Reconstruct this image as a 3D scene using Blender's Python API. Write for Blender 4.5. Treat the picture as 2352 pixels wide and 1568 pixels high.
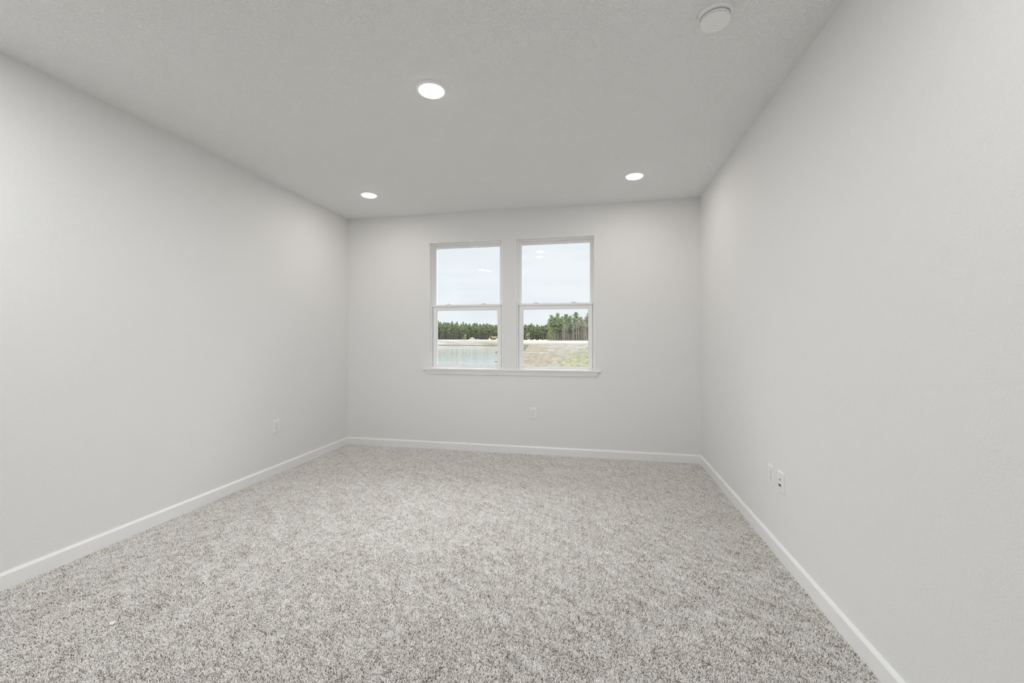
import bpy, bmesh, math, random
import numpy as np
from mathutils import Vector, Matrix

for o in list(bpy.data.objects):
    bpy.data.objects.remove(o, do_unlink=True)
S = bpy.context.scene
COL = S.collection
PI = math.pi

# ------------------------------------------------------------------ camera
EYE = 1.2777
FPX = 960.33
YAW = 0.1998
cam_d = bpy.data.cameras.new('camera')
cam = bpy.data.objects.new('camera', cam_d)
COL.objects.link(cam)
cam.location = (0, 0, EYE)
cam.rotation_mode = 'XYZ'
cam.rotation_euler = (PI / 2 + 0.0117, 0.0, YAW)
cam_d.sensor_width = 36.0
cam_d.lens = FPX / 2352 * 36.0
cam_d.shift_y = -(784 - 766.317) / 2352
cam_d.clip_start = 0.02
cam_d.clip_end = 5000
S.camera = cam

# ------------------------------------------------------------------ colour management
S.view_settings.view_transform = 'Standard'
S.view_settings.look = 'None'
S.view_settings.gamma = 1.0
S.view_settings.use_curve_mapping = False
S.view_settings.exposure = 0.0
S.cycles.max_bounces = 12
S.cycles.diffuse_bounces = 6

FAR_WATTS = 3.5
REAR_LEFT_WATTS = 16.0
REAR_RIGHT_WATTS = 7.2
CENTRE_WATTS = 20.0
CENTRE_SPREAD = math.radians(180)
LAMP_RADIANCE = 10.0
LAMP_COLOR = (0.985, 0.995, 1.0, 1)
FAR_LAMP_COLOR = (1.0, 0.93, 0.84)
SKY_STRENGTH = 1.03

# ------------------------------------------------------------------ world: overcast sky plus an added bright lobe above the view
w = bpy.data.worlds.new('overcast_sky')
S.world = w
w.use_nodes = True
nt = w.node_tree
nt.nodes.clear()
def N(tree, kind, **kw):
    n = tree.nodes.new(kind)
    for k, v in kw.items():
        if k.startswith('i_'):
            n.inputs[k[2:].replace('_', ' ')].default_value = v
        else:
            setattr(n, k, v)
    return n
tc = N(nt, 'ShaderNodeTexCoord')
mp = N(nt, 'ShaderNodeMapping')
mp.inputs['Scale'].default_value = (3.0, 3.0, 16.0)
mp.inputs['Rotation'].default_value = (0.05, 0.07, 0)
nz = N(nt, 'ShaderNodeTexNoise')
nz.inputs['Scale'].default_value = 1.6
nz.inputs['Detail'].default_value = 6
nz.inputs['Roughness'].default_value = 0.55
cr = N(nt, 'ShaderNodeValToRGB')
cr.color_ramp.elements[0].position = 0.34
cr.color_ramp.elements[0].color = (0.84, 0.905, 0.97, 1)
cr.color_ramp.elements[1].position = 0.66
cr.color_ramp.elements[1].color = (0.945, 0.97, 0.995, 1)
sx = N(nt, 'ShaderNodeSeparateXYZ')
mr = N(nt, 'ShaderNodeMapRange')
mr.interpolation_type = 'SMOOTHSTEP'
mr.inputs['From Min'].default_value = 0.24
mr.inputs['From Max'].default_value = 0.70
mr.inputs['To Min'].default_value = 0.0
mr.inputs['To Max'].default_value = 17.0  # unseen high sky boosted on the window side to light the room
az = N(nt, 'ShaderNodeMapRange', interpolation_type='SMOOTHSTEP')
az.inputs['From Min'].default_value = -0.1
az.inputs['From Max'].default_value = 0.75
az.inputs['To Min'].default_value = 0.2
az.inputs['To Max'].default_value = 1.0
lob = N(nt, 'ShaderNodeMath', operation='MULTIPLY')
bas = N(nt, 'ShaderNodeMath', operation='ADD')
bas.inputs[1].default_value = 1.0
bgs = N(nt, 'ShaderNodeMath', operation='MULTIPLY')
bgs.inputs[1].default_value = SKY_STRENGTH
bg = N(nt, 'ShaderNodeBackground')
ow = N(nt, 'ShaderNodeOutputWorld')
L = nt.links.new
L(tc.outputs['Generated'], mp.inputs['Vector'])
L(mp.outputs[0], nz.inputs['Vector'])
L(nz.outputs['Fac'], cr.inputs[0])
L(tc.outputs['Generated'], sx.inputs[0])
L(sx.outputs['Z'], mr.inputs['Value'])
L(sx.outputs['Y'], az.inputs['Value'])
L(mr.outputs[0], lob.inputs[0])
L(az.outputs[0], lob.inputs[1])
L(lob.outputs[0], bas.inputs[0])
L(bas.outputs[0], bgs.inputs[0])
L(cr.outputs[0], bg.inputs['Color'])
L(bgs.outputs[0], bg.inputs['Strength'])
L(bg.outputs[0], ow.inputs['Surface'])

# ------------------------------------------------------------------ materials
def material(name):
    m = bpy.data.materials.new(name)
    m.use_nodes = True
    t = m.node_tree
    t.nodes.clear()
    out = t.nodes.new('ShaderNodeOutputMaterial')
    return m, t, out

def plain(name, col, rough=0.5, spec=0.5, metal=0.0):
    m, t, out = material(name)
    p = t.nodes.new('ShaderNodeBsdfPrincipled')
    p.inputs['Base Color'].default_value = (*col, 1)
    p.inputs['Roughness'].default_value = rough
    p.inputs['Specular IOR Level'].default_value = spec
    p.inputs['Metallic'].default_value = metal
    t.links.new(p.outputs[0], out.inputs['Surface'])
    return m

def textured_paint(name, col, rough, layers, spec=0.25):
    """paint over a sprayed drywall texture; layers = (scale, detail, strength, distance, lo, hi)"""
    m, t, out = material(name)
    p = t.nodes.new('ShaderNodeBsdfPrincipled')
    p.inputs['Base Color'].default_value = (*col, 1)
    p.inputs['Roughness'].default_value = rough
    p.inputs['Specular IOR Level'].default_value = spec
    g = t.nodes.new('ShaderNodeNewGeometry')
    prev = None
    for sc, det, st, dist, lo, hi in layers:
        n = t.nodes.new('ShaderNodeTexNoise')
        n.inputs['Scale'].default_value = sc
        n.inputs['Detail'].default_value = det
        n.inputs['Roughness'].default_value = 0.55
        t.links.new(g.outputs['Position'], n.inputs['Vector'])
        r = t.nodes.new('ShaderNodeMapRange')
        r.interpolation_type = 'SMOOTHSTEP'
        r.inputs['From Min'].default_value = lo
        r.inputs['From Max'].default_value = hi
        t.links.new(n.outputs['Fac'], r.inputs['Value'])
        b = t.nodes.new('ShaderNodeBump')
        b.inputs['Strength'].default_value = st
        b.inputs['Distance'].default_value = dist
        t.links.new(r.outputs[0], b.inputs['Height'])
        if prev is not None:
            t.links.new(prev.outputs['Normal'], b.inputs['Normal'])
        prev = b
    t.links.new(prev.outputs['Normal'], p.inputs['Normal'])
    t.links.new(p.outputs[0], out.inputs['Surface'])
    return m

M = {}
M['wall'] = textured_paint('wall_paint', (0.852, 0.850, 0.847), 0.7, [(170, 3, 0.35, 0.0012, 0.35, 0.65), (60, 2, 0.2, 0.001, 0.4, 0.6)])
M['ceiling'] = textured_paint('ceiling_paint', (0.96, 0.96, 0.957), 0.85, [(85, 4, 0.8, 0.0030, 0.42, 0.62), (200, 2, 0.3, 0.001, 0.35, 0.65)], 0.15)
M['trim'] = plain('white_trim_paint', (0.92, 0.92, 0.92), 0.35, 0.4)
M['vinyl'] = plain('white_vinyl', (0.93, 0.93, 0.93), 0.38, 0.4)
M['gasket'] = plain('grey_gasket', (0.35, 0.35, 0.34), 0.6)
M['plastic'] = plain('white_plastic', (0.90, 0.90, 0.90), 0.32, 0.45)
M['plastic_dim'] = plain('grey_white_plastic', (0.62, 0.62, 0.61), 0.4, 0.4)
M['slot'] = plain('dark_slot', (0.10, 0.095, 0.085), 0.6)
M['bright_plastic'] = plain('bright_white_plastic', (0.96, 0.96, 0.955), 0.35, 0.45)
M['metal'] = plain('brushed_metal', (0.55, 0.54, 0.52), 0.35, 0.5, 0.9)
M['black'] = plain('black_socket', (0.03, 0.03, 0.028), 0.5)
M['paper'] = plain('cream_paper', (0.82, 0.80, 0.76), 0.8)
M['slab'] = plain('carpet_backing', (0.24, 0.20, 0.155), 0.95, 0.1)
M['siding'] = plain('exterior_stucco', (0.6, 0.58, 0.54), 0.9)

m, t, out = material('lamp_diffuser')
e = t.nodes.new('ShaderNodeEmission')
e.inputs['Color'].default_value = LAMP_COLOR
e.inputs['Strength'].default_value = LAMP_RADIANCE
t.links.new(e.outputs[0], out.inputs['Surface'])
M['lamp'] = m

m, t, out = material('window_glass')
tr = t.nodes.new('ShaderNodeBsdfTransparent')
tr.inputs['Color'].default_value = (0.985, 0.99, 0.99, 1)
gl = t.nodes.new('ShaderNodeBsdfGlossy')
gl.inputs['Roughness'].default_value = 0.0
fr = t.nodes.new('ShaderNodeFresnel')
fr.inputs['IOR'].default_value = 1.30
mx = t.nodes.new('ShaderNodeMixShader')
t.links.new(fr.outputs[0], mx.inputs[0])
t.links.new(tr.outputs[0], mx.inputs[1])
t.links.new(gl.outputs[0], mx.inputs[2])
t.links.new(mx.outputs[0], out.inputs['Surface'])
M['glass'] = m

# carpet yarn: flecked cream / greige / taupe yarns, tone stored per tuft
m, t, out = material('carpet_yarn')
p = t.nodes.new('ShaderNodeBsdfPrincipled')
p.inputs['Roughness'].default_value = 0.9
p.inputs['Specular IOR Level'].default_value = 0.1
at_ = t.nodes.new('ShaderNodeAttribute'); at_.attribute_name = 'tone'
rp = t.nodes.new('ShaderNodeValToRGB')
el = rp.color_ramp.elements
el[0].position = 0.0; el[0].color = (0.27, 0.215, 0.155, 1)
el[1].position = 1.0; el[1].color = (0.965, 0.95, 0.925, 1)
for pos, c in ((0.12, (0.46, 0.39, 0.315, 1)), (0.26, (0.82, 0.775, 0.71, 1)), (0.6, (0.935, 0.91, 0.875, 1))):
    q = el.new(pos); q.color = c
g = t.nodes.new('ShaderNodeNewGeometry')
n1 = t.nodes.new('ShaderNodeTexNoise'); n1.inputs['Scale'].default_value = 6.0; n1.inputs['Detail'].default_value = 4
n1.inputs['Roughness'].default_value = 0.65
mr1 = t.nodes.new('ShaderNodeMapRange')
mr1.inputs['From Min'].default_value = 0.3; mr1.inputs['From Max'].default_value = 0.7
mr1.inputs['To Min'].default_value = -0.13; mr1.inputs['To Max'].default_value = 0.17
ad = t.nodes.new('ShaderNodeMath'); ad.operation = 'ADD'; ad.use_clamp = True
t.links.new(g.outputs['Position'], n1.inputs['Vector'])
t.links.new(n1.outputs['Fac'], mr1.inputs['Value'])
t.links.new(at_.outputs['Fac'], ad.inputs[0])
t.links.new(mr1.outputs[0], ad.inputs[1])
t.links.new(ad.outputs[0], rp.inputs[0])
t.links.new(rp.outputs[0], p.inputs['Base Color'])
t.links.new(p.outputs[0], out.inputs['Surface'])
M['carpet'] = m

def leafy(name, c0, c1, c2):
    m, t, out = material(name)
    d = t.nodes.new('ShaderNodeBsdfDiffuse')
    g = t.nodes.new('ShaderNodeNewGeometry')
    r = t.nodes.new('ShaderNodeValToRGB')
    r.color_ramp.elements[0].color = (*c0, 1)
    r.color_ramp.elements[1].color = (*c2, 1)
    q = r.color_ramp.elements.new(0.5); q.color = (*c1, 1)
    t.links.new(g.outputs['Random Per Island'], r.inputs[0])
    t.links.new(r.outputs[0], d.inputs['Color'])
    t.links.new(d.outputs[0], out.inputs['Surface'])
    return m
M['pine_far'] = leafy('far_pine_needles', (0.17, 0.21, 0.11), (0.235, 0.28, 0.15), (0.30, 0.34, 0.19))
M['pine_near'] = leafy('near_pine_needles', (0.17, 0.22, 0.11), (0.25, 0.31, 0.155), (0.34, 0.39, 0.21))
M['brush'] = leafy('forest_brush', (0.24, 0.245, 0.17), (0.32, 0.32, 0.23), (0.40, 0.38, 0.30))
M['olive'] = leafy('olive_shrub_leaves', (0.20, 0.22, 0.10), (0.27, 0.30, 0.13), (0.34, 0.35, 0.17))
M['bark'] = plain('pine_bark', (0.26, 0.235, 0.205), 0.95, 0.1)
M['bark_pale'] = leafy('pale_bark', (0.36, 0.32, 0.28), (0.45, 0.41, 0.36), (0.52, 0.48, 0.43))
M['twig'] = leafy('bare_twigs', (0.27, 0.24, 0.21), (0.35, 0.31, 0.28), (0.42, 0.38, 0.34))
M['truck_yellow'] = plain('truck_yellow_paint', (0.44, 0.31, 0.14), 0.5)
M['truck_dark'] = plain('truck_dark_parts', (0.05, 0.045, 0.04), 0.7)
M['blue'] = plain('blue_tarp', (0.16, 0.19, 0.29), 0.7)
M['grey_mound'] = plain('grey_gravel', (0.19, 0.183, 0.172), 0.95, 0.1)
M['beige_mound'] = plain('beige_soil', (0.330, 0.285, 0.200), 0.95, 0.1)
M['white_mound'] = plain('pale_rubble', (0.370, 0.375, 0.380), 0.95, 0.1)
M['sand_mound'] = plain('yellow_sand', (0.390, 0.340, 0.240), 0.95, 0.1)
M['stake'] = plain('pale_stake_wood', (0.62, 0.50, 0.40), 0.9, 0.1)
M['flag'] = plain('pink_flag', (0.95, 0.28, 0.27), 0.8, 0.1)
M['wet'] = plain('wet_wood', (0.07, 0.075, 0.06), 0.8)

# terrain: sand bank, grey-brown bare soil, brown dead grass, green grass
def terrain_material():
    m, t, out = material('yard_ground')
    d = t.nodes.new('ShaderNodeBsdfDiffuse')
    g = t.nodes.new('ShaderNodeNewGeometry')
    s = t.nodes.new('ShaderNodeSeparateXYZ')
    t.links.new(g.outputs['Position'], s.inputs[0])
    def math_(op, a, b=None, clamp=False):
        n = t.nodes.new('ShaderNodeMath'); n.operation = op; n.use_clamp = clamp
        for i, v in enumerate((a, b)):
            if v is None: continue
            if hasattr(v, 'is_linked'): t.links.new(v, n.inputs[i])
            else: n.inputs[i].default_value = v
        return n.outputs[0]
    def noise(scale, detail, rough, stretch=(1, 1, 1)):
        mpn = t.nodes.new('ShaderNodeMapping'); mpn.inputs['Scale'].default_value = stretch
        t.links.new(g.outputs['Position'], mpn.inputs['Vector'])
        n = t.nodes.new('ShaderNodeTexNoise')
        n.inputs['Scale'].default_value = scale; n.inputs['Detail'].default_value = detail
        n.inputs['Roughness'].default_value = rough
        t.links.new(mpn.outputs[0], n.inputs['Vector'])
        return n.outputs['Fac']
    def step(v, a, b):
        n = t.nodes.new('ShaderNodeMapRange'); n.interpolation_type = 'SMOOTHSTEP'
        n.inputs['From Min'].default_value = a; n.inputs['From Max'].default_value = b
        t.links.new(v, n.inputs['Value'])
        return n.outputs[0]
    def mix(f, a, b):
        n = t.nodes.new('ShaderNodeMix'); n.data_type = 'RGBA'
        if hasattr(f, 'is_linked'): t.links.new(f, n.inputs['Factor'])
        else: n.inputs['Factor'].default_value = f
        for key, v in (('A', a), ('B', b)):
            sock = [i for i in n.inputs if i.name == key and i.type == 'RGBA'][0]
            if hasattr(v, 'is_linked'): t.links.new(v, sock)
            else: sock.default_value = (*v, 1)
        return [o for o in n.outputs if o.type == 'RGBA'][0]
    def ramp(v, stops):
        n = t.nodes.new('ShaderNodeValToRGB')
        e = n.color_ramp.elements
        e[0].position, e[0].color = stops[0][0], (*stops[0][1], 1)
        e[1].position, e[1].color = stops[-1][0], (*stops[-1][1], 1)
        for pos, c in stops[1:-1]:
            q = e.new(pos); q.color = (*c, 1)
        t.links.new(v, n.inputs[0])
        return n.outputs[0]
    X, Y, Z = s.outputs
    ratio = math_('DIVIDE', X, Y)
    n_big = noise(0.07, 5, 0.6, (1, 0.35, 1))
    n_mid = noise(0.55, 6, 0.7, (1, 0.22, 1))
    n_fine = noise(4.0, 5, 0.8, (1, 0.22, 1))
    n_streak = noise(0.45, 5, 0.6, (0.22, 1.0, 2.2))
    # bare soil, grey to brown
    soil = ramp(n_mid, [(0.34, (0.33, 0.28, 0.215)), (0.5, (0.48, 0.44, 0.37)), (0.66, (0.66, 0.635, 0.58))])
    dead = ramp(n_fine, [(0.34, (0.31, 0.245, 0.175)), (0.5, (0.44, 0.37, 0.285)), (0.66, (0.58, 0.52, 0.42))])
    grass = ramp(n_fine, [(0.38, (0.29, 0.275, 0.16)), (0.5, (0.42, 0.41, 0.245)), (0.62, (0.54, 0.52, 0.37))])
    sand = ramp(n_streak, [(0.36, (0.55, 0.47, 0.34)), (0.5, (0.70, 0.65, 0.55)), (0.62, (0.82, 0.79, 0.73))])
    wob = math_('MULTIPLY', math_('SUBTRACT', n_big, 0.5), 0.30)
    wob2 = math_('MULTIPLY', math_('SUBTRACT', n_mid, 0.5), 0.22)
    rw = math_('ADD', ratio, math_('ADD', wob, wob2))
    deadmask = math_('SUBTRACT', 1.0, step(rw, -0.135, -0.085))
    c = mix(deadmask, soil, dead)
    lim = math_('ADD', math_('MULTIPLY', math_('ADD', rw, 0.11), 515.0), 30.0)
    gm = step(math_('SUBTRACT', lim, Y), -6.0, 6.0)
    c = mix(gm, c, grass)
    pale = math_('MULTIPLY', step(noise(0.15, 4, 0.6, (0.6, 1.6, 1)), 0.57, 0.64), 0.7)
    c = mix(pale, c, (0.62, 0.60, 0.56))
    left_shift = math_('MULTIPLY', math_('SUBTRACT', 1.0, step(ratio, -0.20, -0.165)), 38.0)
    sm = step(math_('ADD', math_('ADD', Y, left_shift), math_('MULTIPLY', math_('SUBTRACT', n_big, 0.5), 110.0)), 140, 180)
    c = mix(sm, c, sand)
    grain = math_('MULTIPLY', math_('ADD', math_('MULTIPLY', n_fine, 1.2), 0.40), 0.26)
    # wet dark rim at the water line
    rim = math_('MULTIPLY', math_('SUBTRACT', 1.0, step(Z, -0.86, -0.68)), 0.85)
    c = mix(rim, c, (0.16, 0.13, 0.10))
    vm = t.nodes.new('ShaderNodeVectorMath'); vm.operation = 'MULTIPLY'
    t.links.new(c, vm.inputs[0])
    cmb = t.nodes.new('ShaderNodeCombineXYZ')
    for i in range(3): t.links.new(grain, cmb.inputs[i])
    t.links.new(cmb.outputs[0], vm.inputs[1])
    t.links.new(vm.outputs[0], d.inputs['Color'])
    t.links.new(d.outputs[0], out.inputs['Surface'])
    return m
M['terrain'] = terrain_material()

m, t, out = material('pond_water')
p = t.nodes.new('ShaderNodeBsdfPrincipled')
p.inputs['Base Color'].default_value = (0.11, 0.12, 0.11, 1)
p.inputs['Roughness'].default_value = 0.06
p.inputs['IOR'].default_value = 1.33
g = t.nodes.new('ShaderNodeNewGeometry')
mpn = t.nodes.new('ShaderNodeMapping'); mpn.inputs['Scale'].default_value = (0.35, 1.0, 1.0)
n = t.nodes.new('ShaderNodeTexNoise'); n.inputs['Scale'].default_value = 1.1; n.inputs['Detail'].default_value = 5
b = t.nodes.new('ShaderNodeBump'); b.inputs['Strength'].default_value = 0.6; b.inputs['Distance'].default_value = 0.038
t.links.new(g.outputs['Position'], mpn.inputs['Vector'])
t.links.new(mpn.outputs[0], n.inputs['Vector'])
t.links.new(n.outputs['Fac'], b.inputs['Height'])
t.links.new(b.outputs[0], p.inputs['Normal'])
t.links.new(p.outputs[0], out.inputs['Surface'])
M['water'] = m

# ------------------------------------------------------------------ mesh helpers
def tag(o, label=None, cat=None, group=None, kind=None):
    if label: o['label'] = label
    if cat: o['category'] = cat
    if group: o['group'] = group
    if kind: o['kind'] = kind
    return o

def empty(name, loc=(0, 0, 0), rot=(0, 0, 0)):
    o = bpy.data.objects.new(name, None)
    o.empty_display_size = 0.1
    o.location = loc
    o.rotation_euler = rot
    COL.objects.link(o)
    return o

def link_mesh(name, me, mat, parent=None, smooth=False):
    o = bpy.data.objects.new(name, me)
    if mat is not None and not me.materials:
        me.materials.append(mat)
    COL.objects.link(o)
    if parent is not None:
        o.parent = parent
    if smooth:
        for p_ in me.polygons: p_.use_smooth = True
    return o

class MB:
    """collects shapes into one bmesh"""
    def __init__(self):
        self.bm = bmesh.new()
    def box(self, lo, hi, bevel=0.0, seg=1):
        lo = Vector(lo); hi = Vector(hi)
        c = (lo + hi) / 2; s = hi - lo
        r = bmesh.ops.create_cube(self.bm, size=1.0, matrix=Matrix.Translation(c) @ Matrix.Diagonal((s.x, s.y, s.z, 1)))
        if bevel > 0:
            vs = set(r['verts'])
            es = [e for e in self.bm.edges if e.verts[0] in vs and e.verts[1] in vs]
            bmesh.ops.bevel(self.bm, geom=es, offset=bevel, segments=seg, affect='EDGES', profile=0.5)
        return self
    def lathe(self, prof, n=48, center=(0, 0, 0), axis='Z', a0=0.0, a1=2 * PI):
        """prof = [(radius, height)] around an axis; height runs along the axis"""
        bm = self.bm; rings = []
        full = abs(a1 - a0 - 2 * PI) < 1e-6
        cnt = n if full else n + 1
        for r, h in prof:
            if r < 1e-7:
                rings.append([bm.verts.new(self._ax(0, 0, h, center, axis))]); continue
            rings.append([bm.verts.new(self._ax(r * math.cos(a0 + (a1 - a0) * i / n), r * math.sin(a0 + (a1 - a0) * i / n), h, center, axis)) for i in range(cnt)])
        for A, B in zip(rings, rings[1:]):
            for i in range(n):
                j = (i + 1) % cnt if full else i + 1
                if len(A) == 1 and len(B) == 1: continue
                if len(A) == 1: bm.faces.new((A[0], B[i], B[j]))
                elif len(B) == 1: bm.faces.new((A[i], B[0], A[j]))
                else: bm.faces.new((A[i], B[i], B[j], A[j]))
        return self
    @staticmethod
    def _ax(x, y, h, c, axis):
        if axis == 'Z': return Vector((c[0] + x, c[1] + y, c[2] + h))
        if axis == 'Y': return Vector((c[0] + x, c[1] + h, c[2] + y))
        return Vector((c[0] + h, c[1] + x, c[2] + y))
    def extrude_profile(self, pts, path):
        """pts: closed 2-D profile [(u,v)]; path: list of frames (origin, uvec, vvec)"""
        bm = self.bm
        rings = [[bm.verts.new(Vector(o) + Vector(u) * a + Vector(v) * b) for a, b in pts] for o, u, v in path]
        k = len(pts)
        for A, B in zip(rings, rings[1:]):
            for i in range(k):
                bm.faces.new((A[i], A[(i + 1) % k], B[(i + 1) % k], B[i]))
        bm.faces.new(rings[0]); bm.faces.new(list(reversed(rings[-1])))
        return self
    def prism(self, p0, p1, r0, r1, n=5):
        bm = self.bm
        p0 = Vector(p0); p1 = Vector(p1)
        d = (p1 - p0).normalized()
        u = d.orthogonal().normalized(); v = d.cross(u)
        A = [bm.verts.new(p0 + (u * math.cos(2 * PI * i / n) + v * math.sin(2 * PI * i / n)) * r0) for i in range(n)]
        B = [bm.verts.new(p1 + (u * math.cos(2 * PI * i / n) + v * math.sin(2 * PI * i / n)) * r1) for i in range(n)]
        for i in range(n):
            bm.faces.new((A[i], A[(i + 1) % n], B[(i + 1) % n], B[i]))
        bm.faces.new(list(reversed(A))); bm.faces.new(B)
        return self
    def quad(self, a, b, c, d):
        bm = self.bm
        bm.faces.new([bm.verts.new(Vector(p)) for p in (a, b, c, d)])
        return self
    def mesh(self, name):
        bmesh.ops.recalc_face_normals(self.bm, faces=self.bm.faces)
        me = bpy.data.meshes.new(name)
        self.bm.to_mesh(me); self.bm.free()
        return me
    def obj(self, name, mat, parent=None, smooth=False, angle=None):
        o = link_mesh(name, self.mesh(name), mat, parent, smooth)
        if angle is not None:
            for p_ in o.data.polygons: p_.use_smooth = True
            for e_ in o.data.edges: pass
            try:
                o.data.set_sharp_from_angle(angle=angle)
            except Exception:
                pass
        return o

def ring_box(mb, x0, x1, z0, z1, wl, wr, wb, wt, y0, y1, bevel=0.0):
    """rectangular frame made of four rails"""
    mb.box((x0, y0, z0), (x0 + wl, y1, z1), bevel)
    mb.box((x1 - wr, y0, z0), (x1, y1, z1), bevel)
    mb.box((x0 + wl, y0, z1 - wt), (x1 - wr, y1, z1), bevel)
    if wb > 0:
        mb.box((x0 + wl, y0, z0), (x1 - wr, y1, z0 + wb), bevel)

def copy_tree(o, parent=None):
    c = o.copy(); COL.objects.link(c)
    if parent is not None: c.parent = parent
    for ch in o.children:
        copy_tree(ch, c)
    return c

# ------------------------------------------------------------------ room shell
XL, XR = -2.9796, 1.0493
YB, YF = 4.6105, -0.90
H = 2.74
WT = 0.15
WINS = [(-1.929, -1.041), (-0.894, -0.016)]
WZ0, WZ1 = 0.925, 2.404

mb = MB().box((XL - WT, YF - WT, -0.20), (XR + WT, YB + WT, -0.012))
tag(mb.obj('floor', M['slab']), 'carpet backing under the grey beige pile', 'floor', kind='structure')
mb = MB().box((XL - WT, YF - WT, H), (XR + WT, YB + WT, H + 0.12))
tag(mb.obj('ceiling', M['ceiling']), 'pale grey ceiling with fine sprayed texture', 'ceiling', kind='structure')
mb = MB().box((XL - WT, YF, -0.012), (XL, YB, H))
tag(mb.obj('wall_left', M['wall']), 'light grey painted wall along the left side', 'wall', kind='structure')
mb = MB().box((XR, YF, -0.012), (XR + WT, YB, H))
tag(mb.obj('wall_right', M['wall']), 'light grey painted wall along the right side', 'wall', kind='structure')
mb = MB().box((XL - WT, YF - WT, -0.012), (XR + WT, YF, H))
tag(mb.obj('wall_front', M['wall']), 'light grey painted wall facing the windows', 'wall', kind='structure')
mb = MB()
(a0, a1), (b0, b1) = WINS
for lo, hi in (((XL - WT, WZ0 * 0), (a0, 0)), ((a1, 0), (b0, 0)), ((b1, 0), (XR + WT, 0))):
    mb.box((lo[0], YB, -0.012), (hi[0], YB + WT, H))
for x0, x1 in WINS:
    mb.box((x0, YB, -0.012), (x1, YB + WT, WZ0))
    mb.box((x0, YB, WZ1), (x1, YB + WT, H))
bmesh.ops.remove_doubles(mb.bm, verts=mb.bm.verts, dist=1e-5)
tag(mb.obj('wall_back', M['wall']), 'light grey painted wall holding the two windows', 'wall', kind='structure')

# baseboards: flat board with an eased, sloping top edge
BH, BT = 0.083, 0.013
prof = [(0, -0.012), (BT, -0.012), (BT, BH - 0.013), (BT - 0.0015, BH - 0.0105), (BT - 0.005, BH - 0.004), (BT - 0.0075, BH), (0, BH)]
def baseboard(name, p0, p1, nrm, label):
    mb = MB()
    mb.extrude_profile(prof, [(p0, nrm, (0, 0, 1)), (p1, nrm, (0, 0, 1))])
    return tag(mb.obj(name, M['trim']), label, 'baseboard', kind='structure')
baseboard('baseboard_left', (XL, YF, 0), (XL, YB, 0), (1, 0, 0), 'white baseboard along the left wall')
baseboard('baseboard_right', (XR, YF, 0), (XR, YB, 0), (-1, 0, 0), 'white baseboard along the right wall')
baseboard('baseboard_back', (XL + BT, YB, 0), (XR - BT, YB, 0), (0, -1, 0), 'white baseboard under the windows')
baseboard('baseboard_front', (XL + BT, YF, 0), (XR - BT, YF, 0), (0, 1, 0), 'white baseboard on the wall facing the windows')

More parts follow.
